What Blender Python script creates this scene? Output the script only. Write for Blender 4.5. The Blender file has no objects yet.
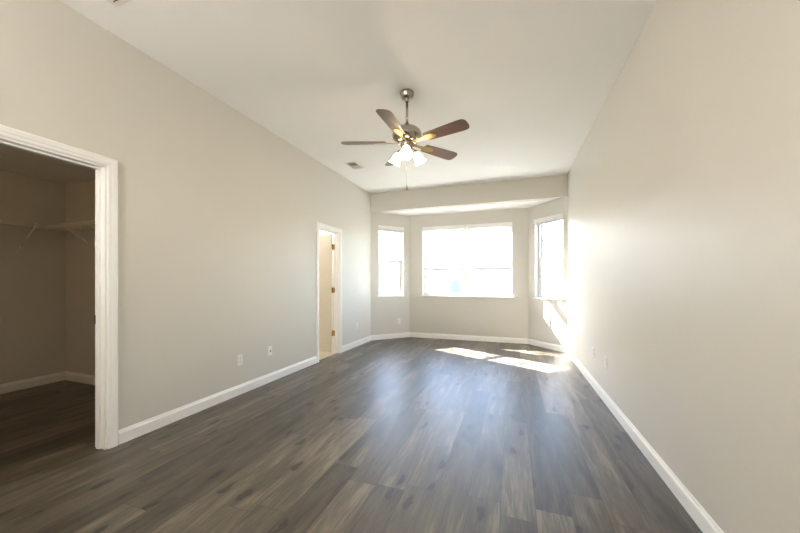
import bpy, bmesh, math, random
from mathutils import Vector, Matrix
random.seed(7)
R = math.radians
scene = bpy.context.scene
COL = scene.collection

# ------------------------------------------------------------------ camera
EYE = 1.22
YAW = 0.33552
cam_d = bpy.data.cameras.new('camera')
cam_d.sensor_width = 36.0
cam_d.lens = 322.74 / 800 * 36.0
cam_d.shift_y = 15.43 / 800
cam_d.clip_start = 0.02
cam_d.clip_end = 500
cam = bpy.data.objects.new('camera', cam_d)
COL.objects.link(cam)
cam.location = (0, 0, EYE)
cam.rotation_euler = (R(90), 0, YAW)
scene.camera = cam

# ------------------------------------------------------------------ world, sun, exposure
SUN_DIR = Vector((0.886, -0.464, -0.650)).normalized()      # the way the light travels
world = bpy.data.worlds.new('world')
scene.world = world
world.use_nodes = True
wn = world.node_tree.nodes
wn.clear()
sky = wn.new('ShaderNodeTexSky')
sky.sky_type = 'NISHITA'
sky.sun_disc = False
sky.sun_elevation = R(32)
sky.sun_rotation = R(-62.7)
sky.dust_density = 1.0
sky.ozone_density = 1.5
bg = wn.new('ShaderNodeBackground')
bg.inputs['Strength'].default_value = 0.9
wo = wn.new('ShaderNodeOutputWorld')
world.node_tree.links.new(sky.outputs[0], bg.inputs[0])
world.node_tree.links.new(bg.outputs[0], wo.inputs[0])
sd = bpy.data.lights.new('sun', 'SUN')
sd.energy = 34.0
sd.angle = R(0.6)
sd.color = (1.0, 0.98, 0.95)
sun = bpy.data.objects.new('sun', sd)
COL.objects.link(sun)
sun.rotation_euler = SUN_DIR.to_track_quat('-Z', 'Y').to_euler()

scene.view_settings.view_transform = 'Standard'
scene.view_settings.look = 'None'
scene.view_settings.gamma = 1
scene.view_settings.use_curve_mapping = False
scene.view_settings.exposure = 1.88
scene.cycles.max_bounces = 16
scene.cycles.diffuse_bounces = 12
scene.cycles.glossy_bounces = 6
scene.cycles.transparent_max_bounces = 24
scene.cycles.sample_clamp_indirect = 12
scene.cycles.caustics_reflective = False
scene.cycles.caustics_refractive = False
scene.cycles.use_denoising = True

# ------------------------------------------------------------------ room measures (metres)
XL, XR = -2.797, 0.888
YE, YB = 6.162, 6.834
XA, XB = -2.158, 0.297
HC, HS = 3.06, 2.685
YN = -2.2                      # wall behind the camera
SILL, WTOP = 0.92, 2.41
WT = 0.16                      # outer wall thickness
WI = 0.11                      # inner wall thickness
CX0, CY1, CH = -5.27, 2.43, 2.44   # closet back, closet end wall, closet ceiling
CY0 = -0.6
CO0, CO1 = 0.72, 1.527         # closet door opening
BO0, BO1 = 4.24, 4.885         # bath door opening
DH = 2.070                     # opening height


# ------------------------------------------------------------------ material helpers
def mat(name, color, rough=0.5, metal=0.0, spec=0.5, emit=None, estr=0.0):
    m = bpy.data.materials.new(name)
    m.use_nodes = True
    b = m.node_tree.nodes['Principled BSDF']
    b.inputs['Base Color'].default_value = (*color, 1)
    b.inputs['Roughness'].default_value = rough
    b.inputs['Metallic'].default_value = metal
    b.inputs['Specular IOR Level'].default_value = spec
    if emit:
        b.inputs['Emission Color'].default_value = (*emit, 1)
        b.inputs['Emission Strength'].default_value = estr
    return m


def noisy(m, scale, amount, bump=0.0, stretch=(1, 1, 1), detail=4, bscale=None, dist=0.002):
    """small colour variation and surface texture, in object coordinates"""
    nt = m.node_tree
    b = nt.nodes['Principled BSDF']
    tc = nt.nodes.new('ShaderNodeTexCoord')
    mp = nt.nodes.new('ShaderNodeMapping')
    mp.inputs['Scale'].default_value = stretch
    nt.links.new(tc.outputs['Object'], mp.inputs[0])
    n = nt.nodes.new('ShaderNodeTexNoise')
    n.inputs['Scale'].default_value = scale
    n.inputs['Detail'].default_value = detail
    nt.links.new(mp.outputs[0], n.inputs['Vector'])
    c = b.inputs['Base Color'].default_value[:]
    mx = nt.nodes.new('ShaderNodeMix')
    mx.data_type = 'RGBA'
    mx.inputs[6].default_value = (*[v * (1 - amount) for v in c[:3]], 1)
    mx.inputs[7].default_value = (*[min(1, v * (1 + amount)) for v in c[:3]], 1)
    nt.links.new(n.outputs[0], mx.inputs[0])
    nt.links.new(mx.outputs[2], b.inputs['Base Color'])
    if bump:
        n2 = nt.nodes.new('ShaderNodeTexNoise')
        n2.inputs['Scale'].default_value = bscale or scale
        n2.inputs['Detail'].default_value = 3
        nt.links.new(mp.outputs[0], n2.inputs['Vector'])
        bp = nt.nodes.new('ShaderNodeBump')
        bp.inputs['Strength'].default_value = bump
        bp.inputs['Distance'].default_value = dist
        nt.links.new(n2.outputs[0], bp.inputs['Height'])
        nt.links.new(bp.outputs[0], b.inputs['Normal'])
    return m


class G:
    """tiny node-graph writer"""
    def __init__(s, m):
        s.nt = m.node_tree

    def put(s, sock, v):
        if hasattr(v, 'is_output') or isinstance(v, bpy.types.NodeSocket):
            s.nt.links.new(v, sock)
        else:
            sock.default_value = v

    def math(s, op, a, b=0.0, c=None):
        n = s.nt.nodes.new('ShaderNodeMath')
        n.operation = op
        s.put(n.inputs[0], a)
        s.put(n.inputs[1], b)
        if c is not None:
            s.put(n.inputs[2], c)
        return n.outputs[0]

    def comb(s, x, y, z):
        n = s.nt.nodes.new('ShaderNodeCombineXYZ')
        for i, v in enumerate((x, y, z)):
            s.put(n.inputs[i], v)
        return n.outputs[0]

    def noise(s, vec, scale, detail=4, rough=0.5, dist=0.0):
        n = s.nt.nodes.new('ShaderNodeTexNoise')
        s.put(n.inputs['Vector'], vec)
        n.inputs['Scale'].default_value = scale
        n.inputs['Detail'].default_value = detail
        n.inputs['Roughness'].default_value = rough
        n.inputs['Distortion'].default_value = dist
        return n.outputs[0]

    def white(s, vec):
        n = s.nt.nodes.new('ShaderNodeTexWhiteNoise')
        n.noise_dimensions = '3D'
        s.put(n.inputs['Vector'], vec)
        return n.outputs['Value']

    def ramp(s, fac, stops):
        n = s.nt.nodes.new('ShaderNodeValToRGB')
        e = n.color_ramp.elements
        while len(e) < len(stops):
            e.new(0.5)
        for i, (p, c) in enumerate(stops):
            e[i].position = p
            e[i].color = (*c, 1)
        s.put(n.inputs[0], fac)
        return n.outputs[0]

    def mix(s, fac, a, b, mode='MIX'):
        n = s.nt.nodes.new('ShaderNodeMix')
        n.data_type = 'RGBA'
        n.blend_type = mode
        s.put(n.inputs[0], fac)
        s.put(n.inputs[6], a)
        s.put(n.inputs[7], b)
        return n.outputs[2]


def plank_floor():
    m = mat('grey_brown_planks', (0.2, 0.17, 0.14), 0.32, spec=0.75)
    g = G(m)
    nt = m.node_tree
    b = nt.nodes['Principled BSDF']
    tc = nt.nodes.new('ShaderNodeTexCoord')
    sp = nt.nodes.new('ShaderNodeSeparateXYZ')
    nt.links.new(tc.outputs['Object'], sp.inputs[0])
    W, L = 0.178, 1.22
    xs = g.math('DIVIDE', g.math('ADD', sp.outputs[0], 10.03), W)
    row = g.math('FLOOR', xs)
    fx = g.math('FRACT', xs)
    off = g.white(g.comb(row, 3.3, 1.7))
    ys = g.math('ADD', g.math('DIVIDE', g.math('ADD', sp.outputs[1], 10.0), L), off)
    col = g.math('FLOOR', ys)
    fy = g.math('FRACT', ys)
    rnd = g.white(g.comb(row, col, 0.5))
    rnd2 = g.white(g.comb(row, col, 7.5))
    # grain coordinates, shifted for every plank
    gx = g.math('ADD', sp.outputs[0], g.math('MULTIPLY', rnd, 37.0))
    gy = g.math('ADD', sp.outputs[1], g.math('MULTIPLY', rnd2, 53.0))
    fine = g.noise(g.comb(g.math('MULTIPLY', gx, 85.0), g.math('MULTIPLY', gy, 5.5), rnd), 1.0, 6, 0.62, 0.35)
    broad = g.noise(g.comb(g.math('MULTIPLY', gx, 9.0), g.math('MULTIPLY', gy, 1.3), rnd2), 1.0, 3, 0.5, 1.2)
    blot = g.noise(g.comb(g.math('MULTIPLY', gx, 5.0), g.math('MULTIPLY', gy, 1.6), 4.0), 1.0, 2, 0.5, 0.5)
    ctr = lambda v, k: g.math('MULTIPLY', g.math('SUBTRACT', v, 0.5), k)
    tone = g.math('ADD', g.math('ADD', ctr(rnd, 0.40), ctr(broad, 1.15)), g.math('ADD', ctr(fine, 0.95), 0.5))
    base = g.ramp(tone, [(0.14, (0.020, 0.015, 0.010)), (0.38, (0.062, 0.050, 0.035)),
                         (0.62, (0.110, 0.092, 0.066)), (0.90, (0.225, 0.193, 0.143))])
    base = g.mix(g.math('MULTIPLY', g.math('SUBTRACT', blot, 0.35), 0.55), base, (0.115, 0.103, 0.083, 1))
    # knots: sparse small dark ovals
    v = nt.nodes.new('ShaderNodeTexVoronoi')
    v.voronoi_dimensions = '2D'
    v.inputs['Scale'].default_value = 1.0
    v.inputs['Randomness'].default_value = 1.0
    wob = g.noise(g.comb(g.math('MULTIPLY', gx, 14.0), g.math('MULTIPLY', gy, 10.0), 0.0), 1.0, 2)
    nt.links.new(g.comb(g.math('ADD', g.math('MULTIPLY', gx, 5.2), g.math('MULTIPLY', wob, 0.35)),
                        g.math('ADD', g.math('MULTIPLY', gy, 1.7), g.math('MULTIPLY', wob, 0.1)), 0.0), v.inputs['Vector'])
    pick = g.math('GREATER_THAN', g.white(v.outputs['Color']), 0.35)
    halo = g.math('MULTIPLY', g.math('MAXIMUM', g.math('SUBTRACT', 1.0, g.math('MULTIPLY', v.outputs['Distance'], 3.6)), 0.0), pick)
    knot = g.math('MULTIPLY', g.math('MAXIMUM', g.math('SUBTRACT', 1.0, g.math('MULTIPLY', v.outputs['Distance'], 9.0)), 0.0), pick)
    base = g.mix(g.math('MULTIPLY', halo, g.math('MULTIPLY', fine, 0.8)), base, (0.030, 0.023, 0.017, 1))
    base = g.mix(g.math('MINIMUM', g.math('MULTIPLY', knot, 3.5), 0.9), base, (0.018, 0.014, 0.010, 1))
    # joints
    ex = g.math('LESS_THAN', g.math('MINIMUM', fx, g.math('SUBTRACT', 1.0, fx)), 0.009)
    ey = g.math('LESS_THAN', g.math('MINIMUM', fy, g.math('SUBTRACT', 1.0, fy)), 0.0014)
    joint = g.math('MAXIMUM', ex, ey)
    base = g.mix(g.math('MULTIPLY', joint, 0.6), base, (0.02, 0.017, 0.014, 1))
    nt.links.new(base, b.inputs['Base Color'])
    rr = g.math('ADD', 0.33, g.math('MULTIPLY', fine, 0.16))
    nt.links.new(rr, b.inputs['Roughness'])
    bp = nt.nodes.new('ShaderNodeBump')
    bp.inputs['Strength'].default_value = 0.25
    bp.inputs['Distance'].default_value = 0.0015
    nt.links.new(g.math('SUBTRACT', fine, g.math('MULTIPLY', joint, 1.0)), bp.inputs['Height'])
    nt.links.new(bp.outputs[0], b.inputs['Normal'])
    return m


def tile_floor():
    m = mat('cream_tile', (0.55, 0.50, 0.42), 0.3)
    g = G(m)
    nt = m.node_tree
    tc = nt.nodes.new('ShaderNodeTexCoord')
    br = nt.nodes.new('ShaderNodeTexBrick')
    br.offset = 0.0
    br.inputs['Scale'].default_value = 1
    br.inputs['Brick Width'].default_value = 0.33
    br.inputs['Row Height'].default_value = 0.33
    br.inputs['Mortar Size'].default_value = 0.004
    br.inputs['Color1'].default_value = (0.62, 0.56, 0.46, 1)
    br.inputs['Color2'].default_value = (0.56, 0.50, 0.41, 1)
    br.inputs['Mortar'].default_value = (0.35, 0.31, 0.26, 1)
    nt.links.new(tc.outputs['Object'], br.inputs['Vector'])
    nt.links.new(br.outputs[0], nt.nodes['Principled BSDF'].inputs['Base Color'])
    return m


def siding(name, color, period=0.14):
    m = mat(name, color, 0.6)
    g = G(m)
    nt = m.node_tree
    tc = nt.nodes.new('ShaderNodeTexCoord')
    sp = nt.nodes.new('ShaderNodeSeparateXYZ')
    nt.links.new(tc.outputs['Object'], sp.inputs[0])
    f = g.math('FRACT', g.math('DIVIDE', sp.outputs[2], period))
    bp = nt.nodes.new('ShaderNodeBump')
    bp.inputs['Distance'].default_value = 0.02
    nt.links.new(f, bp.inputs['Height'])
    nt.links.new(bp.outputs[0], nt.nodes['Principled BSDF'].inputs['Normal'])
    return m


def glass_pane(name, tint=(1, 1, 1)):
    m = bpy.data.materials.new(name)
    m.use_nodes = True
    nt = m.node_tree
    nt.nodes.clear()
    o = nt.nodes.new('ShaderNodeOutputMaterial')
    t = nt.nodes.new('ShaderNodeBsdfTransparent')
    t.inputs[0].default_value = (*tint, 1)
    gl = nt.nodes.new('ShaderNodeBsdfGlossy')
    gl.inputs['Roughness'].default_value = 0.01
    lw = nt.nodes.new('ShaderNodeLayerWeight')
    g = G(m)
    fac = g.math('ADD', 0.04, g.math('MULTIPLY', g.math('POWER', lw.outputs['Facing'], 5.0), 0.8))
    mx = nt.nodes.new('ShaderNodeMixShader')
    nt.links.new(fac, mx.inputs[0])
    nt.links.new(t.outputs[0], mx.inputs[1])
    nt.links.new(gl.outputs[0], mx.inputs[2])
    nt.links.new(mx.outputs[0], o.inputs[0])
    return m


def translucent(name, color, amount, rough=0.5):
    m = mat(name, color, rough)
    nt = m.node_tree
    b = nt.nodes['Principled BSDF']
    o = nt.nodes['Material Output']
    t = nt.nodes.new('ShaderNodeBsdfTranslucent')
    t.inputs[0].default_value = (*color, 1)
    mx = nt.nodes.new('ShaderNodeMixShader')
    mx.inputs[0].default_value = amount
    nt.links.new(b.outputs[0], mx.inputs[1])
    nt.links.new(t.outputs[0], mx.inputs[2])
    nt.links.new(mx.outputs[0], o.inputs[0])
    return m


M = {}
M['wall'] = noisy(mat('greige_wall_paint', (0.625, 0.604, 0.553), 0.43, spec=0.5), 1.6, 0.012, 0.06, bscale=55)
M['ceil'] = noisy(mat('ceiling_paint', (0.85, 0.845, 0.83), 0.8, spec=0.3), 2.0, 0.012, 0.18, bscale=70)
M['trim'] = noisy(mat('white_trim_enamel', (0.84, 0.838, 0.825), 0.3), 3, 0.01)
M['floor'] = plank_floor()
M['tile'] = tile_floor()
M['door'] = noisy(mat('cream_door_enamel', (0.64, 0.60, 0.53), 0.4), 3, 0.015)
M['vinyl'] = noisy(mat('white_window_vinyl', (0.78, 0.78, 0.76), 0.35), 4, 0.01)
M['slat'] = translucent('white_blind_slat', (0.85, 0.85, 0.83), 0.35)
M['glass'] = glass_pane('window_glass')
M['nickel'] = noisy(mat('brushed_nickel', (0.44, 0.40, 0.34), 0.25, 1.0), 30, 0.05, stretch=(1, 1, 6))
M['brass'] = noisy(mat('aged_brass', (0.42, 0.29, 0.12), 0.3, 1.0), 40, 0.08)
M['dark'] = noisy(mat('dark_bronze', (0.05, 0.045, 0.04), 0.4, 0.6), 30, 0.1)
M['plate'] = noisy(mat('white_cover_plate', (0.80, 0.79, 0.75), 0.35), 10, 0.01)
M['hole'] = noisy(mat('dark_slot', (0.03, 0.03, 0.03), 0.7), 10, 0.05)
M['vent'] = noisy(mat('vent_enamel', (0.74, 0.72, 0.67), 0.4), 10, 0.02)
M['duct_shade'] = noisy(mat('dark_duct_shade', (0.10, 0.095, 0.085), 0.8), 10, 0.1)
M['wire'] = noisy(mat('coated_wire', (0.85, 0.83, 0.78), 0.35), 10, 0.02)
M['blade'] = noisy(mat('fan_blade_wood', (0.12, 0.075, 0.05), 0.36), 5, 0.35, stretch=(1.5, 14, 1))
M['shade'] = mat('frosted_lamp_glass', (0.9, 0.86, 0.78), 0.4, emit=(1.0, 0.80, 0.52), estr=3.5)
M['bulb'] = mat('lit_bulb', (1, 1, 1), 0.4, emit=(1.0, 0.74, 0.42), estr=12.0)
M['ext_wall'] = siding('white_house_siding', (0.34, 0.35, 0.35))
M['ext_trim'] = noisy(mat('exterior_white_trim', (0.82, 0.82, 0.80), 0.5), 4, 0.02)
M['fence'] = noisy(mat('white_vinyl_fence', (0.34, 0.38, 0.42), 0.5), 4, 0.03)
M['roof'] = noisy(mat('blue_grey_shingles', (0.07, 0.12, 0.20), 0.85), 14, 0.35, 0.4)
M['roof_pale'] = noisy(mat('pale_grey_shingles', (0.45, 0.44, 0.42), 0.85), 14, 0.2, 0.4)
M['sky_refl'] = noisy(mat('teal_sky_reflection_pane', (0.05, 0.25, 0.28), 0.15), 4, 0.1)  # sky reflected in the lower pane, put into its base colour
M['sky_refl_pale'] = noisy(mat('pale_sky_reflection_pane', (0.16, 0.33, 0.34), 0.15), 4, 0.1)  # paler sky reflection of the upper pane, also painted as colour
M['lawn'] = noisy(mat('dry_lawn', (0.26, 0.27, 0.24), 0.9), 1.2, 0.25, 0.3, bscale=40)


# ------------------------------------------------------------------ mesh helpers
class MB:
    def __init__(s):
        s.v = []
        s.f = []
        s.smooth = []

    def add(s, vs, fs, smooth=False):
        n = len(s.v)
        s.v += [tuple(v) for v in vs]
        s.f += [tuple(i + n for i in f) for f in fs]
        s.smooth += [smooth] * len(fs)
        return s

    def box(s, x0, x1, y0, y1, z0, z1, T=None):
        vs = [Vector((x, y, z)) for x in (x0, x1) for y in (y0, y1) for z in (z0, z1)]
        if T:
            vs = [T @ v for v in vs]
        return s.add(vs, [(0, 1, 3, 2), (4, 6, 7, 5), (0, 4, 5, 1), (2, 3, 7, 6), (0, 2, 6, 4), (1, 5, 7, 3)])

    def tube(s, a, b, r, n=8, r2=None, cap=True):
        a, b = Vector(a), Vector(b)
        d = (b - a).normalized()
        u = d.orthogonal().normalized()
        w = d.cross(u)
        r2 = r if r2 is None else r2
        vs = []
        for p, rr in ((a, r), (b, r2)):
            for i in range(n):
                t = 2 * math.pi * i / n
                vs.append(p + u * math.cos(t) * rr + w * math.sin(t) * rr)
        fs = [(i, (i + 1) % n, n + (i + 1) % n, n + i) for i in range(n)]
        s.add(vs, fs, True)
        if cap:
            k = len(s.v) - 2 * n
            s.f += [tuple(k + i for i in reversed(range(n))), tuple(k + n + i for i in range(n))]
            s.smooth += [False, False]
        return s

    def path(s, pts, r, n=8):
        pts = [Vector(p) for p in pts]
        vs = []
        prev = None
        for i, p in enumerate(pts):
            d = (pts[min(i + 1, len(pts) - 1)] - pts[max(i - 1, 0)]).normalized()
            u = d.orthogonal().normalized() if prev is None else (prev - d * prev.dot(d)).normalized()
            prev = u
            w = d.cross(u)
            for k in range(n):
                t = 2 * math.pi * k / n
                vs.append(p + (u * math.cos(t) + w * math.sin(t)) * r)
        fs = []
        for i in range(len(pts) - 1):
            for k in range(n):
                fs.append((i * n + k, i * n + (k + 1) % n, (i + 1) * n + (k + 1) % n, (i + 1) * n + k))
        s.add(vs, fs, True)
        k = len(s.v) - len(vs)
        s.f += [tuple(k + i for i in reversed(range(n))), tuple(len(s.v) - n + i for i in range(n))]
        s.smooth += [False, False]
        return s

    def lathe(s, prof, n=32, T=None, closed=False):
        """prof: (radius, z) pairs"""
        vs = []
        for r, z in prof:
            for i in range(n):
                t = 2 * math.pi * i / n
                vs.append(Vector((max(r, 1e-4) * math.cos(t), max(r, 1e-4) * math.sin(t), z)))
        if T:
            vs = [T @ v for v in vs]
        m = len(prof)
        fs = []
        for j in range(m if closed else m - 1):
            j2 = (j + 1) % m
            for i in range(n):
                fs.append((j * n + i, j * n + (i + 1) % n, j2 * n + (i + 1) % n, j2 * n + i))
        return s.add(vs, fs, True)

    def prism(s, outline, z0, z1, T=None):
        n = len(outline)
        vs = [Vector((x, y, z)) for z in (z0, z1) for x, y in outline]
        if T:
            vs = [T @ v for v in vs]
        fs = [tuple(reversed(range(n))), tuple(range(n, 2 * n))]
        fs += [(i, (i + 1) % n, n + (i + 1) % n, n + i) for i in range(n)]
        return s.add(vs, fs)

    def sweep(s, pts, prof, mapf, use=None, caps=True):
        """mitred moulding. pts: 2-D path; prof: (offset to the right of the path, height)"""
        pts = [Vector(p) for p in pts]
        n = len(pts)
        dirs = [(pts[i + 1] - pts[i]).normalized() for i in range(n - 1)]
        nor = [Vector((d.y, -d.x)) for d in dirs]
        rings = []
        for i in range(n):
            if i == 0:
                o = nor[0]
            elif i == n - 1:
                o = nor[-1]
            else:
                o = (nor[i - 1] + nor[i]).normalized()
                o = o / max(0.2, o.dot(nor[i]))
            rings.append([mapf(pts[i].x + o.x * a, pts[i].y + o.y * a, b) for a, b in prof])
        k = len(prof)
        segs = use if use is not None else range(n - 1)
        for i in segs:
            vs = rings[i] + rings[i + 1]
            fs = [(j, (j + 1) % k, k + (j + 1) % k, k + j) for j in range(k)]
            s.add(vs, fs)
        if caps:
            segs = list(segs)
            s.add(rings[segs[0]], [tuple(reversed(range(k)))])
            s.add(rings[segs[-1] + 1], [tuple(range(k))])
        return s

    def build(s, name, material, parent=None, M4=None, bevel=0.0, merge=False, seg=2):
        me = bpy.data.meshes.new(name)
        me.from_pydata(s.v, [], s.f)
        me.polygons.foreach_set('use_smooth', s.smooth)
        bm = bmesh.new()
        bm.from_mesh(me)
        if merge:
            bmesh.ops.remove_doubles(bm, verts=bm.verts, dist=1e-5)
        bmesh.ops.recalc_face_normals(bm, faces=bm.faces)
        bm.to_mesh(me)
        bm.free()
        me.materials.append(material)
        o = bpy.data.objects.new(name, me)
        COL.objects.link(o)
        if parent:
            o.parent = parent
        if M4 is not None:
            o.matrix_local = M4
        if bevel:
            b = o.modifiers.new('bevel', 'BEVEL')
            b.width = bevel
            b.segments = seg
            b.limit_method = 'ANGLE'
            b.harden_normals = False
        return o


def struct(o):
    o['kind'] = 'structure'
    return o


def tag(o, label, cat, group=None):
    o['label'] = label
    o['category'] = cat
    if group:
        o['group'] = group
    return o


def thing(name, label, cat, loc=(0, 0, 0), rotz=0.0, group=None):
    o = bpy.data.objects.new(name, None)
    o.empty_display_size = 0.1
    COL.objects.link(o)
    o.location = loc
    o.rotation_euler = (0, 0, rotz)
    return tag(o, label, cat, group)


def frame(A, B):
    """local x along A->B, local y away from the room (left of the path), z up"""
    A, B = Vector(A), Vector(B)
    d = (B - A).normalized()
    Mx = Matrix(((d.x, -d.y, 0, A.x), (d.y, d.x, 0, A.y), (0, 0, 1, 0), (0, 0, 0, 1)))
    return Mx, (B - A).length


def wall(name, A, B, z0, z1, t, openings=(), ext0=0.0, ext1=0.0, material=None):
    """a wall whose room face runs A->B with the room on the right of the path"""
    Mx, L = frame(A, B)
    us = sorted({-ext0, L + ext1} | {u for o in openings for u in o[:2]})
    zs = sorted({z0, z1} | {z for o in openings for z in o[2:]})
    us = [u for u in us if -ext0 <= u <= L + ext1]
    mb = MB()

    def solid(i, j):
        if i < 0 or j < 0 or i >= len(us) - 1 or j >= len(zs) - 1:
            return False
        u, z = (us[i] + us[i + 1]) / 2, (zs[j] + zs[j + 1]) / 2
        return not any(o[0] < u < o[1] and o[2] < z < o[3] for o in openings)
    for i in range(len(us) - 1):
        for j in range(len(zs) - 1):
            if not solid(i, j):
                continue
            a, b, c, d = us[i], us[i + 1], zs[j], zs[j + 1]
            mb.add([(a, 0, c), (b, 0, c), (b, 0, d), (a, 0, d)], [(0, 1, 2, 3)])
            mb.add([(a, t, c), (b, t, c), (b, t, d), (a, t, d)], [(3, 2, 1, 0)])
            if not solid(i - 1, j):
                mb.add([(a, 0, c), (a, t, c), (a, t, d), (a, 0, d)], [(0, 1, 2, 3)])
            if not solid(i + 1, j):
                mb.add([(b, 0, c), (b, t, c), (b, t, d), (b, 0, d)], [(0, 1, 2, 3)])
            if not solid(i, j - 1):
                mb.add([(a, 0, c), (b, 0, c), (b, t, c), (a, t, c)], [(0, 1, 2, 3)])
            if not solid(i, j + 1):
                mb.add([(a, 0, d), (b, 0, d), (b, t, d), (a, t, d)], [(0, 1, 2, 3)])
    return struct(mb.build(name, material or M['wall'], None, Mx, merge=True)), Mx, L


# ------------------------------------------------------------------ the room shell
poly = [(XL - WI, YN - WI), (XR + WT, YN - WI), (XR + WT, YE), (XR, YE + 0.05), (XB + 0.06, YB + WT), (XA - 0.06, YB + WT),
        (XL - 0.02, YE + 0.05), (XL - WI, YE)]
# the floor runs on into the closet, without a threshold
fo = [(CX0 - 0.05, CY0 - 0.05), (XL - WI, CY0 - 0.05), (XL - WI, YN - WI), (XR + WT, YN - WI), (XR + WT, YE + 0.02),
      (XB + 0.08, YB + WT), (XA - 0.08, YB + WT), (XL - 0.05, YE + 0.02), (XL - 0.05, CY1 + 0.05), (CX0 - 0.05, CY1 + 0.05)]
struct(MB().prism(fo, -0.12, 0.0).build('floor', M['floor']))
struct(MB().box(-4.9, XL - 0.05, 3.3, 6.4, -0.12, 0.0).build('floor', M['tile']))
struct(MB().box(XL - WI, XR + WT, YN - WI, YE + 0.14, HC, HC + 0.12).build('ceiling', M['ceil']))
struct(MB().prism([(XL - 0.02, YE + 0.14), (XR + 0.02, YE + 0.14), (XR + 0.18, YE + 0.14), (XB + 0.12, YB + WT),
                   (XA - 0.12, YB + WT), (XL - 0.18, YE + 0.14)], HS, HS + 0.12).build('ceiling', M['ceil']))
# header above the bay
struct(MB().box(XL, XR, YE, YE + 0.14, HS, HC).build('wall_bay_header', M['wall']))

wall('wall_left', (XL, YN - WI), (XL, YE), 0, HC, WI,
     [(CO0 - (YN - WI), CO1 - (YN - WI), 0, DH), (BO0 - (YN - WI), BO1 - (YN - WI), 0, DH)], ext1=0.03)
wall('wall_right', (XR, YE), (XR, YN - WI), 0, HC, WT, ext0=0.03)
wall('wall_back', (XR, YN), (XL, YN), 0, HC, WT, (), 0.03, 0.03)
wl, ML, LL = wall('wall_bay_left', (XL, YE), (XA, YB), 0, HS + 0.1, WT, [(0.174, 0.772, SILL, WTOP)], 0.06, 0.06)
wc, MC, LC = wall('wall_bay_center', (XA, YB), (XB, YB), 0, HS + 0.1, WT, [(0.297, 2.155, SILL, WTOP)], 0.06, 0.06)
wr, MR, LR = wall('wall_bay_right', (XB, YB), (XR, YE), 0, HS + 0.1, WT, [(0.165, 0.805, SILL, WTOP)], 0.06, 0.06)

# closet
wall('wall_closet_back', (CX0, CY0), (CX0, CY1), 0, CH, 0.1)
wall('wall_closet_end', (CX0, CY1), (XL - WI, CY1), 0, CH, 0.1)
wall('wall_closet_near', (XL - WI, CY0), (CX0, CY0), 0, CH, 0.1)
struct(MB().box(CX0 - 0.1, XL - WI, CY0 - 0.1, CY1 + 0.1, CH, CH + 0.1).build('ceiling', M['ceil']))
# bathroom behind the second door
wall('wall_bath_back', (-4.85, 3.4), (-4.85, 6.3), 0, 2.6, 0.1)
wall('wall_bath_end', (-4.85, 6.3), (XL - WI, 6.3), 0, 2.6, 0.1)
wall('wall_bath_near', (XL - WI, 3.4), (-4.85, 3.4), 0, 2.6, 0.1)
struct(MB().box(-4.95, XL - WI, 3.3, 6.4, 2.6, 2.7).build('ceiling', M['ceil']))

# ------------------------------------------------------------------ baseboards
BASE = [(0, 0), (0.014, 0), (0.014, 0.078), (0.011, 0.086), (0.007, 0.092), (0.006, 0.100), (0.003, 0.106), (0, 0.106)]
flat = lambda x, y, b: Vector((x, y, b))


def base(name, pts, use=None):
    return struct(MB().sweep(pts, BASE, flat, use).build(name, M['trim']))


CW = 0.064
base('baseboard_left', [(XL, CO1 + CW), (XL, BO0 - CW)])
base('baseboard_left', [(XL, YN), (XL, CO0 - CW)])
ring = [(XL, BO1 + CW), (XL, YE), (XA, YB), (XB, YB), (XR, YE), (XR, YN)]
base('baseboard_left', ring, [0])
base('baseboard_bay_left', ring, [1])
base('baseboard_bay_center', ring, [2])
base('baseboard_bay_right', ring, [3])
base('baseboard_right', ring, [4])
base('baseboard_back', [(XR, YN), (XL, YN)])
cl = [(XL - WI, CY0), (CX0, CY0), (CX0, CY1), (XL - WI, CY1), (XL - WI, CO1 + 0.05)]
base('baseboard_closet_near', cl, [0])
base('baseboard_closet_back', cl, [1])
base('baseboard_closet_end', cl, [2])
base('baseboard_closet_front', cl, [3])

# ------------------------------------------------------------------ door casings and jambs
CAS = [(0, 0), (0, 0.010), (0.008, 0.014), (0.022, 0.015), (0.030, 0.018), (0.054, 0.019), (0.061, 0.015), (CW, 0.012), (CW, 0)]


def door_trim(idx, y0, y1, stop_x):
    mb = MB()
    # jamb lining
    X0, X1 = XL - WI - 0.002, XL + 0.002
    mb.box(X0, X1, y0, y0 + 0.019, 0, DH)
    mb.box(X0, X1, y1 - 0.019, y1, 0, DH)
    mb.box(X0, X1, y0 + 0.019, y1 - 0.019, DH - 0.019, DH)
    # stops
    sa, sb = stop_x
    mb.box(sa, sb, y0 + 0.019, y0 + 0.030, 0, DH - 0.019)
    mb.box(sa, sb, y1 - 0.030, y1 - 0.019, 0, DH - 0.019)
    mb.box(sa, sb, y0 + 0.030, y1 - 0.030, DH - 0.030, DH - 0.019)
    j = struct(mb.build('trim_%d' % idx, M['trim'], bevel=0.0015))
    # casings on both wall faces; path runs so that "right" points away from the opening
    pts = [(y1 - 0.006, 0), (y1 - 0.006, DH - 0.006), (y0 + 0.006, DH - 0.006), (y0 + 0.006, 0)]
    MB().sweep(pts, CAS, lambda u, v, b: Vector((XL + b, u, v))).build('casing', M['trim'], j)
    MB().sweep(pts, CAS, lambda u, v, b: Vector((XL - WI - b, u, v))).build('casing', M['trim'], j)
    return j


t1 = door_trim(1, CO0, CO1, (XL - 0.085, XL - 0.045))
t2 = door_trim(2, BO0, BO1, (XL - 0.078, XL - 0.045))
# strike plate on the closet jamb
MB().box(XL - WI - 0.003, XL - WI + 0.032, CO1 - 0.0225, CO1 - 0.019, 0.91, 0.975).build('strike_plate', M['dark'], t1, bevel=0.001)

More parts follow.
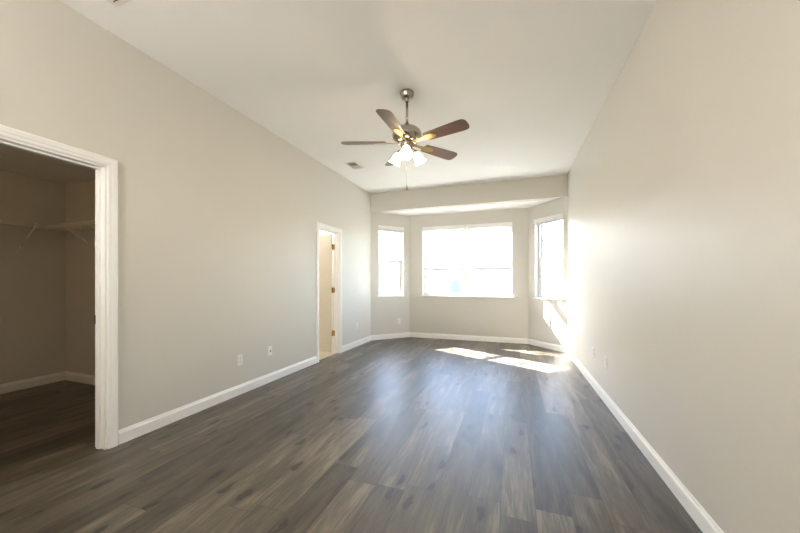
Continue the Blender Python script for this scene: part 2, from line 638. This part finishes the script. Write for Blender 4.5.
# bathroom door, swung wide open into the bathroom
HX, HY = XL - WI - 0.012, BO1 - 0.022
door = struct(thing('door_1', '', ''))
del door['label'], door['category']
door.location = (HX, HY, 0)
door.rotation_euler = (0, 0, R(-2))
MB().box(-0.60, -0.004, -0.036, 0.0, 0.012, 2.045).build('door_leaf', M['door'], door, bevel=0.002)
MB().box(-0.0042, -0.0032, -0.0355, -0.0005, 0.012, 2.045).build('door_edge', M['trim'], door)
for z in (0.34, 1.08, 1.82):
    hb = MB()
    hb.box(-0.0032, -0.0012, -0.034, 0.002, z - 0.045, z + 0.045)
    hb.box(-0.001, 0.044, 0.0005, 0.0028, z - 0.045, z + 0.045)
    hb.tube((0.001, 0.000, z - 0.048), (0.001, 0.000, z + 0.048), 0.006, 10)
    hb.tube((0.001, 0.000, z + 0.048), (0.001, 0.000, z + 0.055), 0.004, 8, 0.002)
    hb.build('hinge', M['brass'], door)
kb = MB().lathe([(0.001, -0.058), (0.018, -0.057), (0.026, -0.046), (0.024, -0.034), (0.011, -0.024), (0.010, -0.006),
                 (0.030, -0.005), (0.031, 0.0)], 20, Matrix.Translation((-0.54, -0.036, 0.95)) @ Matrix.Rotation(R(-90), 4, 'X'))
kb.build('door_knob', M['brass'], door)


# ------------------------------------------------------------------ windows
def window(idx, Mx, s0, s1, units, cols):
    """one framed opening; units side by side, each a double-hung pair of sashes"""
    H = WTOP - SILL
    W = s1 - s0
    T = Mx @ Matrix.Translation((s0, 0, SILL))
    fw = 0.030
    mull = 0.075
    fb = MB()
    fb.box(0, fw, 0.085, 0.165, 0, H)
    fb.box(W - fw, W, 0.085, 0.165, 0, H)
    fb.box(fw, W - fw, 0.085, 0.165, H - fw, H)
    fb.box(fw, W - fw, 0.085, 0.165, 0, fw)
    uw = (W - (units - 1) * mull) / units
    for k in range(1, units):
        x = k * uw + (k - 1) * mull
        fb.box(x - 0.008, x + mull + 0.008, 0.078, 0.165, fw, H - fw)
    f = struct(fb.build('window_%d' % idx, M['vinyl'], None, T, bevel=0.002))
    # stool
    MB().box(-0.035, W + 0.035, -0.028, 0.090, -0.018, 0.006).build('window_sill', M['trim'], f, bevel=0.004)
    for k in range(units):
        a = k * (uw + mull) + (fw if k == 0 else 0.008)
        b = k * (uw + mull) + uw - (fw if k == units - 1 else 0.008)
        mid = H / 2 + 0.005
        for (z0, z1, n0, n1) in ((fw, mid + 0.018, 0.094, 0.122), (mid - 0.018, H - fw, 0.128, 0.156)):
            st = 0.034
            sb = MB()
            sb.box(a, a + st, n0, n1, z0, z1)
            sb.box(b - st, b, n0, n1, z0, z1)
            sb.box(a + st, b - st, n0, n1, z0, z0 + st)
            sb.box(a + st, b - st, n0, n1, z1 - st, z1)
            sash = sb.build('sash', M['vinyl'], f, bevel=0.002)
            nc = (n0 + n1) / 2
            MB().box(a + st - 0.004, b - st + 0.004, nc - 0.002, nc + 0.002, z0 + st - 0.004, z1 - st + 0.004).build('pane', M['glass'], sash)
            mm = MB()
            for c in range(1, cols):
                x = a + st + (b - a - 2 * st) * c / cols
                mm.box(x - 0.012, x + 0.012, nc - 0.007, nc + 0.007, z0 + st, z1 - st)
            zc = (z0 + z1) / 2
            mm.box(a + st, b - st, nc - 0.0065, nc + 0.0065, zc - 0.012, zc + 0.012)
            mm.build('muntins', M['vinyl'], sash)
    # daylight portal, only a sampling aid for the sky
    pd = bpy.data.lights.new('window_portal', 'AREA')
    pd.shape = 'RECTANGLE'
    pd.size = W
    pd.size_y = H
    pd.cycles.is_portal = True
    po = bpy.data.objects.new('window_portal', pd)
    COL.objects.link(po)
    po.matrix_world = T @ Matrix.Translation((W / 2, 0.19, H / 2)) @ Matrix.Rotation(R(-90), 4, 'X')
    return f


window(1, ML, 0.174, 0.772, 1, 2)
window(2, MC, 0.297, 2.155, 2, 3)
window(3, MR, 0.165, 0.805, 1, 2)


def blind(Mx, s0, s1, bottom, label, group, raised):
    """horizontal slat blind hung in the top of a window opening; bottom = height of its bottom rail"""
    w = s1 - s0
    T = Mx @ Matrix.Translation((s0, 0, WTOP))
    r = thing('window_blind', label, 'blind', group=group)
    r.matrix_local = T
    MB().box(0.004, w - 0.004, 0.012, 0.066, -0.048, -0.003).build('headrail', M['trim'], r, bevel=0.002)
    MB().box(-0.012, w + 0.012, -0.022, -0.010, -0.070, 0.006).build('valance', M['trim'], r, bevel=0.003)
    zb = bottom - WTOP
    sl = MB()
    if raised:
        n = 20
        for i in range(n):
            z = -0.052 - (abs(zb) - 0.052 - 0.022) * (i + 0.5) / n
            sl.box(0.008, w - 0.008, 0.016, 0.062, z - 0.0013, z + 0.0013)
        MB().box(0.006, w - 0.006, 0.014, 0.064, zb, zb + 0.020).build('bottom_rail', M['trim'], r, bevel=0.003)
    else:
        z = -0.075
        c, s_ = math.cos(R(32)) * 0.025, math.sin(R(32)) * 0.025
        while z > zb + 0.05:
            vs = []
            for x in (0.008, w - 0.008):
                for k, (u, h) in enumerate(((-1, 0), (-0.4, 0.10), (0.4, 0.10), (1, 0))):
                    for dz in (0.0011, -0.0011):
                        vs.append((x, 0.039 + u * c - h * 0.5 * s_, z + u * s_ + h * c * 0.9 + dz))
            fs = [(0, 2, 10, 8), (2, 4, 12, 10), (4, 6, 14, 12), (1, 9, 11, 3), (3, 11, 13, 5), (5, 13, 15, 7),
                  (0, 8, 9, 1), (6, 7, 15, 14), (0, 1, 3, 2), (2, 3, 5, 4), (4, 5, 7, 6),
                  (8, 10, 11, 9), (10, 12, 13, 11), (12, 14, 15, 13)]
            sl.add(vs, fs)
            z -= 0.044
        MB().box(0.006, w - 0.006, 0.014, 0.064, zb - 0.010, zb + 0.045).build('bottom_rail', M['trim'], r, bevel=0.003)
        lad = MB()
        for q in (0.12, 0.5, 0.88):
            for n in (0.010, 0.068):
                lad.tube((w * q, n, -0.05), (w * q, n, zb + 0.02), 0.0012, 5)
        lad.build('ladder_cord', M['trim'], r)
    sl.build('slats', M['slat'], r)
    wd = MB().tube((0.05, -0.004, -0.055), (0.055, -0.006, -0.62), 0.004, 6)
    wd.tube((0.05, 0.014, -0.04), (0.05, -0.004, -0.055), 0.0025, 6)
    wd.build('tilt_wand', M['trim'], r)
    return r


blind(ML, 0.178, 0.768, 2.300, 'white slat blind drawn up at the narrow window left of the wide one', None, True)
blind(MC, 0.314, 1.208, 1.475, 'white slat blind half lowered over the left half of the wide window', 'half-lowered blinds of the wide window', False)
blind(MC, 1.244, 2.138, 1.475, 'white slat blind half lowered over the right half of the wide window', 'half-lowered blinds of the wide window', False)
blind(MR, 0.169, 0.801, 2.305, 'white slat blind drawn up at the narrow window beside the bright right wall', None, True)


# ------------------------------------------------------------------ ceiling fan
FX, FY = -0.967, 2.980
fan = thing('ceiling_fan', 'five-blade ceiling fan with brushed metal motor and three lit frosted shades', 'ceiling fan', (FX, FY, HC))
MB().lathe([(0.0, 0), (0.064, 0), (0.068, -0.010), (0.068, -0.022), (0.064, -0.028), (0.062, -0.042), (0.050, -0.062), (0.030, -0.074),
            (0.024, -0.078), (0.022, -0.090), (0.014, -0.098), (0.0, -0.098)], 36).build('canopy', M['nickel'], fan)
MB().tube((0, 0, -0.09), (0, 0, -0.345), 0.0125, 16).build('downrod', M['nickel'], fan)
MB().lathe([(0.0, -0.300), (0.022, -0.302), (0.026, -0.330), (0.036, -0.345), (0.075, -0.350), (0.112, -0.362), (0.134, -0.384),
            (0.142, -0.408), (0.142, -0.432), (0.134, -0.452), (0.116, -0.466), (0.112, -0.478), (0.080, -0.488), (0.0, -0.488)],
           48).build('motor_housing', M['nickel'], fan)
MB().lathe([(0.0, -0.486), (0.062, -0.488), (0.066, -0.500), (0.060, -0.528), (0.048, -0.545), (0.050, -0.552), (0.044, -0.575),
            (0.024, -0.588), (0.010, -0.600), (0.0, -0.606)], 32).build('switch_housing', M['nickel'], fan)
A0 = 54
for k in range(5):
    T = Matrix.Rotation(R(A0 + 72 * k), 4, 'Z') @ Matrix.Translation((0, 0, -0.492))
    P = T @ Matrix.Rotation(R(-13), 4, 'X')
    out = [(0.205, -0.046), (0.209, -0.052), (0.216, -0.056), (0.40, -0.065), (0.56, -0.071)]
    for i in range(13):                                             # rounded tip
        t = -math.pi / 2 + math.pi * i / 12
        ct, st = math.cos(t), math.sin(t)
        out.append((0.575 + 0.065 * abs(ct) ** 0.7, 0.071 * math.copysign(abs(st) ** 0.7, st)))
    out += [(0.56, 0.071), (0.40, 0.065), (0.216, 0.056), (0.209, 0.052), (0.205, 0.046)]
    MB().prism(out, 0.0, 0.006, P).build('fan_blade', M['blade'], fan, bevel=0.0015)
    ib = MB()
    ib.prism([(0.075, -0.020), (0.14, -0.013), (0.19, -0.020), (0.225, -0.036), (0.290, -0.034), (0.318, -0.016), (0.325, 0.0), (0.318, 0.016),
              (0.290, 0.034), (0.225, 0.036), (0.19, 0.020), (0.14, 0.013), (0.075, 0.020)], -0.006, 0.0, P)
    ib.build('blade_bracket', M['brass'], fan, bevel=0.0015)
for k, az in enumerate((44.2, 164.2, 284.2)):
    Z = Matrix.Rotation(R(az), 4, 'Z')
    arm = MB().path([Z @ Vector(q) for q in ((0.035, 0, -0.545), (0.055, 0, -0.536), (0.074, 0, -0.540), (0.086, 0, -0.556))], 0.007, 10)
    T = Z @ Matrix.Translation((0.084, 0, -0.550)) @ Matrix.Rotation(R(-32), 4, 'Y')
    arm.lathe([(0.0, 0.004), (0.016, 0.002), (0.022, -0.006), (0.024, -0.030), (0.020, -0.034), (0.0, -0.034)], 20, T)
    arm.build('lamp_arm', M['nickel'], fan)
    sh = MB().lathe([(0.021, -0.022), (0.027, -0.030), (0.036, -0.046), (0.042, -0.072), (0.046, -0.100), (0.054, -0.124), (0.062, -0.134),
                     (0.060, -0.135), (0.051, -0.123), (0.043, -0.099), (0.039, -0.072), (0.033, -0.048), (0.025, -0.033), (0.019, -0.025)],
                    28, T, closed=True)
    sh.build('lamp_shade', M['shade'], fan)
    MB().lathe([(0.0, -0.030), (0.013, -0.032), (0.013, -0.052), (0.024, -0.078), (0.026, -0.092), (0.018, -0.108), (0.0, -0.114)], 18,
               T).build('light_bulb', M['bulb'], fan)
    ld = bpy.data.lights.new('fan_lamp', 'POINT')
    ld.energy = 1.6
    ld.color = (1.0, 0.78, 0.54)
    ld.shadow_soft_size = 0.03
    lo = bpy.data.objects.new('fan_lamp', ld)
    COL.objects.link(lo)
    lo.parent = fan
    lo.location = T @ Vector((0, 0, -0.155))
ch = MB()
ch.tube((0.004, -0.02, -0.58), (0.004, -0.02, -0.905), 0.0012, 6)
ch.build('pull_chain', M['nickel'], fan)
MB().lathe([(0.0, -0.900), (0.004, -0.903), (0.006, -0.925), (0.009, -0.945), (0.005, -0.958), (0.0, -0.960)], 14,
           Matrix.Translation((0.004, -0.02, 0))).build('pull_chain_knob', M['nickel'], fan)


# ------------------------------------------------------------------ ceiling vents
def vent(cx, cy, wx, wy, label):
    v = thing('ceiling_vent', label, 'vent', (cx, cy, HC))
    f = MB()
    a, b = wx / 2, wy / 2
    e = 0.028
    f.box(-a, a, -b, -b + e, -0.007, 0)
    f.box(-a, a, b - e, b, -0.007, 0)
    f.box(-a, -a + e, -b + e, b - e, -0.007, 0)
    f.box(a - e, a, -b + e, b - e, -0.007, 0)
    f.build('frame', M['vent'], v, bevel=0.002)
    MB().box(-a + e, a - e, -b + e, b - e, -0.0015, -0.0005).build('duct_shade_sheet', M['duct_shade'], v)  # flat dark sheet painted as the shade of the duct, no hollow above
    s = MB()
    n = 8
    for i in range(n):
        y = -b + e + (wy - 2 * e) * (i + 0.5) / n
        T = Matrix.Translation((0, y, -0.006)) @ Matrix.Rotation(R(40 if i < n / 2 else -40), 4, 'X')
        s.box(-a + e, a - e, -0.008, 0.008, -0.0006, 0.0006, T)
    s.build('louvres', M['vent'], v)
    return v


vent(-2.355, 4.57, 0.20, 0.31, 'small white louvred ceiling vent between the fan and the left wall')
vent(-2.375, 1.235, 0.25, 0.35, 'dusty louvred ceiling vent above the closet doorway, cut by the frame')


# ------------------------------------------------------------------ wall plates
def plate(Mx, s, z, label, kind='outlet', group=None):
    T = Mx @ Matrix.Translation((s, 0, z)) @ Matrix.Rotation(R(90), 4, 'X')     # local z points into the room
    p = thing('wall_outlet' if kind == 'outlet' else 'cable_jack', label, 'outlet' if kind == 'outlet' else 'cable jack', group=group)
    p.matrix_local = T
    MB().box(-0.036, 0.036, -0.0585, 0.0585, 0, 0.006).build('cover_plate', M['plate'], p, bevel=0.003)
    if kind == 'outlet':
        for q in (-0.020, 0.020):
            o = MB().prism([(-0.017, q - 0.010), (-0.010, q - 0.0145), (0.010, q - 0.0145), (0.017, q - 0.010), (0.017, q + 0.010),
                            (0.010, q + 0.0145), (-0.010, q + 0.0145), (-0.017, q + 0.010)], 0.005, 0.0085).build('socket', M['plate'], p)
            h = MB()
            h.box(-0.0075, -0.0050, q - 0.001, q + 0.007, 0.0083, 0.0088)
            h.box(0.0050, 0.0075, q - 0.001, q + 0.006, 0.0083, 0.0088)
            h.tube((0, q - 0.007, 0.0083), (0, q - 0.007, 0.0088), 0.0028, 8)
            h.build('slots', M['hole'], o)
        MB().tube((0, 0, 0.006), (0, 0, 0.0075), 0.003, 10).build('screw', M['plate'], p)
    else:
        MB().tube((0, 0, 0.006), (0, 0, 0.016), 0.0075, 6).tube((0, 0, 0.016), (0, 0, 0.022), 0.0048, 10).build('connector', M['dark'], p)
        for q in (-0.042, 0.042):
            MB().tube((0, q, 0.006), (0, q, 0.0075), 0.003, 10).build('screw', M['plate'], p)
    return p


MWL, _ = frame((XL, 0), (XL, 1))
MWR, _ = frame((XR, 0), (XR, -1))
plate(MWL, 2.736, 0.373, 'white outlet on the left wall, the one nearer the closet doorway')
plate(MWL, 3.195, 0.378, 'white cable jack with dark centre on the left wall', 'jack')
plate(MWL, 5.527, 0.382, 'white outlet on the left wall between the bathroom door and the bay')
plate(ML, 0.66, 0.365, 'white outlet under the narrow left bay window')
plate(MWR, -4.27, 0.410, 'white outlet on the right wall, the one nearer the windows')
plate(MWR, -3.74, 0.420, 'white outlet on the right wall, the one farther from the windows')

# small sensor above the closet door
sn = thing('door_chime_sensor', 'small grey wall sensor above the closet door casing at the left edge', 'sensor', (XL, 0.955, 2.222))
MB().lathe([(0.0, 0.0), (0.030, 0.0), (0.030, 0.010), (0.026, 0.015), (0.0, 0.016)], 24, Matrix.Rotation(R(90), 4, 'Y')).build('cover', M['plate'], sn)
MB().lathe([(0.0, 0.015), (0.008, 0.015), (0.008, 0.018), (0.0, 0.019)], 12, Matrix.Rotation(R(90), 4, 'Y')).build('lens', M['hole'], sn)


# ------------------------------------------------------------------ closet wire shelves
def wire_shelf(Mx, L, z, label, s_first, braces):
    """local x along the wall, local -y into the closet"""
    r = thing('wire_shelf', label, 'shelf')
    r.matrix_local = Mx @ Matrix.Translation((0, 0, z))
    D = 0.305
    d = MB()
    x = s_first
    while x < L - 0.01:
        d.tube((x, -0.012, 0.003), (x, -D, 0.003), 0.0018, 5, cap=False)
        d.tube((x, -D, 0.003), (x, -D, -0.030), 0.0018, 5, cap=False)
        x += 0.0254
    for y in (-0.015, -0.11, -0.205):
        d.tube((s_first, y, 0), (L, y, 0), 0.003, 6)
    d.build('deck_wires', M['wire'], r)
    MB().tube((s_first, -D, 0), (L, -D, 0), 0.0038, 8).build('front_wire', M['wire'], r)
    MB().tube((s_first, -D, -0.032), (L, -D, -0.032), 0.0045, 8).build('front_lip', M['wire'], r)
    for x in braces:
        b = MB().tube((x, -D + 0.006, -0.022), (x, -0.004, -0.235), 0.0065, 8)
        b.box(x - 0.012, x + 0.012, -0.005, -0.0005, -0.265, -0.215)
        b.box(x - 0.010, x + 0.010, -D - 0.006, -D + 0.012, -0.040, 0.008)
        b.build('support_brace', M['wire'], r)
    for x in (s_first + 0.35 + i * 0.30 for i in range(int((L - s_first) / 0.30) - 1)):
        MB().box(x - 0.006, x + 0.006, -0.022, -0.0005, -0.010, 0.012).build('wall_clip', M['wire'], r)
    return r


MCB, LCB = frame((CX0, CY0), (CX0, CY1))
MCE, LCE = frame((CX0, CY1), (XL - WI, CY1))
wire_shelf(MCB, LCB - 0.005, 1.86, 'white wire shelf along the closet back wall with diagonal brace', 0.02, (LCB - 0.39, LCB - 1.4))
wire_shelf(MCE, LCE - 0.01, 1.86, 'white wire shelf on the closet end wall reaching the door casing', 0.32, (0.60, 1.55))

# ------------------------------------------------------------------ added flush lights, out of view, to brighten bathroom and closet
def added_flush_light(x, y, z, energy, color, label):
    t = thing('added_ceiling_light', label, 'ceiling light', (x, y, z))
    MB().lathe([(0.0, 0.0), (0.15, 0.0), (0.155, -0.012), (0.145, -0.022), (0.0, -0.022)], 32).build('base', M['nickel'], t)
    MB().lathe([(0.14, -0.022), (0.135, -0.050), (0.105, -0.078), (0.06, -0.092), (0.0, -0.097)], 32).build('lamp_shade', M['shade'], t)
    d = bpy.data.lights.new('added_ceiling_lamp', 'POINT')
    d.energy = energy
    d.color = color
    d.shadow_soft_size = 0.14
    o = bpy.data.objects.new('added_ceiling_lamp', d)
    COL.objects.link(o)
    o.parent = t
    o.location = (0, 0, -0.26)


added_flush_light(-3.7, 4.2, 2.6, 4.5, (1.0, 0.95, 0.88), 'added unseen round flush fill light in the bathroom, in front of the open door leaf')
added_flush_light(-3.9, 5.7, 2.6, 18, (1.0, 0.96, 0.90), 'added unseen round flush fill light in the bathroom, behind the open door leaf')
added_flush_light(-4.1, 0.2, CH, 1.6, (1.0, 0.62, 0.32), 'added unseen round warm flush fill light in the walk-in closet')

tl = thing('added_floor_lamp', 'added unseen uplighter floor lamp with a shallow bowl, filling the near end of the room', 'floor lamp', (-1.9, -1.6, 0))  # added behind the camera as soft fill, bounced off the ceiling
MB().lathe([(0.0, 0.0), (0.14, 0.0), (0.145, 0.012), (0.12, 0.026), (0.02, 0.032), (0.0, 0.032)], 32).build('base', M['dark'], tl)
MB().tube((0, 0, 0.03), (0, 0, 1.62), 0.012, 14).build('pole', M['dark'], tl)
MB().lathe([(0.0, 1.60), (0.04, 1.605), (0.11, 1.635), (0.165, 1.69), (0.168, 1.695), (0.160, 1.695), (0.105, 1.643), (0.04, 1.615),
            (0.0, 1.612)], 36).build('lamp_shade', M['plate'], tl)
MB().lathe([(0.0, 1.615), (0.018, 1.618), (0.030, 1.655), (0.022, 1.680), (0.0, 1.688)], 18).build('light_bulb', M['bulb'], tl)
td = bpy.data.lights.new('added_floor_lamp_light', 'POINT')
td.energy = 62
td.color = (1.0, 0.955, 0.90)
td.shadow_soft_size = 0.05
to = bpy.data.objects.new('added_floor_lamp_light', td)
COL.objects.link(to)
to.parent = tl
to.location = (0, 0, 1.745)

# ------------------------------------------------------------------ outdoors
GZ = -0.35
gr = MB().prism([(-60, 7.2), (60, 7.2), (60, 90), (-60, 90)], GZ - 0.2, GZ).build('lawn', M['lawn'])
struct(gr)

nh = thing('neighbouring_house', 'white sided house across the lawn seen through the wide window', 'house', (-5.2, 15.5, GZ))
MB().box(-7.0, 5.6, 0, 7.0, 0, 3.1).build('wall', M['ext_wall'], nh)
rb = MB()
rb.add([(-7.4, -0.4, 3.08), (6.0, -0.4, 3.08), (6.0, 7.4, 3.08), (-7.4, 7.4, 3.08), (-7.4, 3.5, 4.7), (6.0, 3.5, 4.7)],
       [(0, 1, 5, 4), (2, 3, 4, 5), (0, 4, 3), (1, 2, 5), (0, 3, 2, 1)])
rb.build('roof', M['roof_pale'], nh)
for x, w_ in ((2.25, 0.60), (-2.6, 0.9)):
    wf = MB()
    z0, z1 = 1.04, 2.20
    wf.box(x - 0.06, x, -0.03, 0.0, z0 - 0.06, z1 + 0.06)
    wf.box(x + w_, x + w_ + 0.06, -0.03, 0.0, z0 - 0.06, z1 + 0.06)
    wf.box(x, x + w_, -0.03, 0.0, z1, z1 + 0.06)
    wf.box(x, x + w_, -0.03, 0.0, z0 - 0.06, z0)
    fo_ = wf.build('window', M['ext_trim'], nh)
    MB().box(x, x + w_, -0.012, -0.002, z0, (z0 + z1) / 2).build('pane', M['sky_refl'], fo_)
    MB().box(x, x + w_, -0.012, -0.002, (z0 + z1) / 2 + 0.02, z1).build('pane', M['sky_refl_pale'], fo_)

# board fence on the right, in front of a second house
fen = thing('fence', 'white vertical board fence outside the right bay window', 'fence', (0.45, 15.2, GZ))
bd_ = MB()
for i in range(50):
    bd_.box(i * 0.15 + 0.003, i * 0.15 + 0.147, 0, 0.022, 0.05, 1.70)
bd_.build('boards', M['fence'], fen)
MB().box(0, 7.5, -0.03, 0.05, 1.70, 1.76).build('top_rail', M['fence'], fen)
MB().box(0, 7.5, 0.022, 0.06, 0.25, 0.35).build('bottom_rail', M['fence'], fen)
for i in range(4):
    MB().box(i * 2.46, i * 2.46 + 0.12, -0.05, 0.07, 0, 1.86).build('fence_post', M['fence'], fen, bevel=0.01)

fh = thing('neighbouring_house', 'farther pale house with blue-grey roof above the board fence', 'house', (6.5, 27, GZ))
MB().box(-5.5, 5.5, 0, 8, 0, 3.35).build('wall', M['ext_wall'], fh)
rb = MB()
rb.add([(-5.9, -0.5, 3.30), (5.9, -0.5, 3.30), (5.9, 8.5, 3.30), (-5.9, 8.5, 3.30), (-3.5, 4, 4.35), (3.5, 4, 4.35)],
       [(0, 1, 5, 4), (2, 3, 4, 5), (0, 4, 3), (1, 2, 5), (0, 3, 2, 1)])
rb.build('roof', M['roof'], fh)
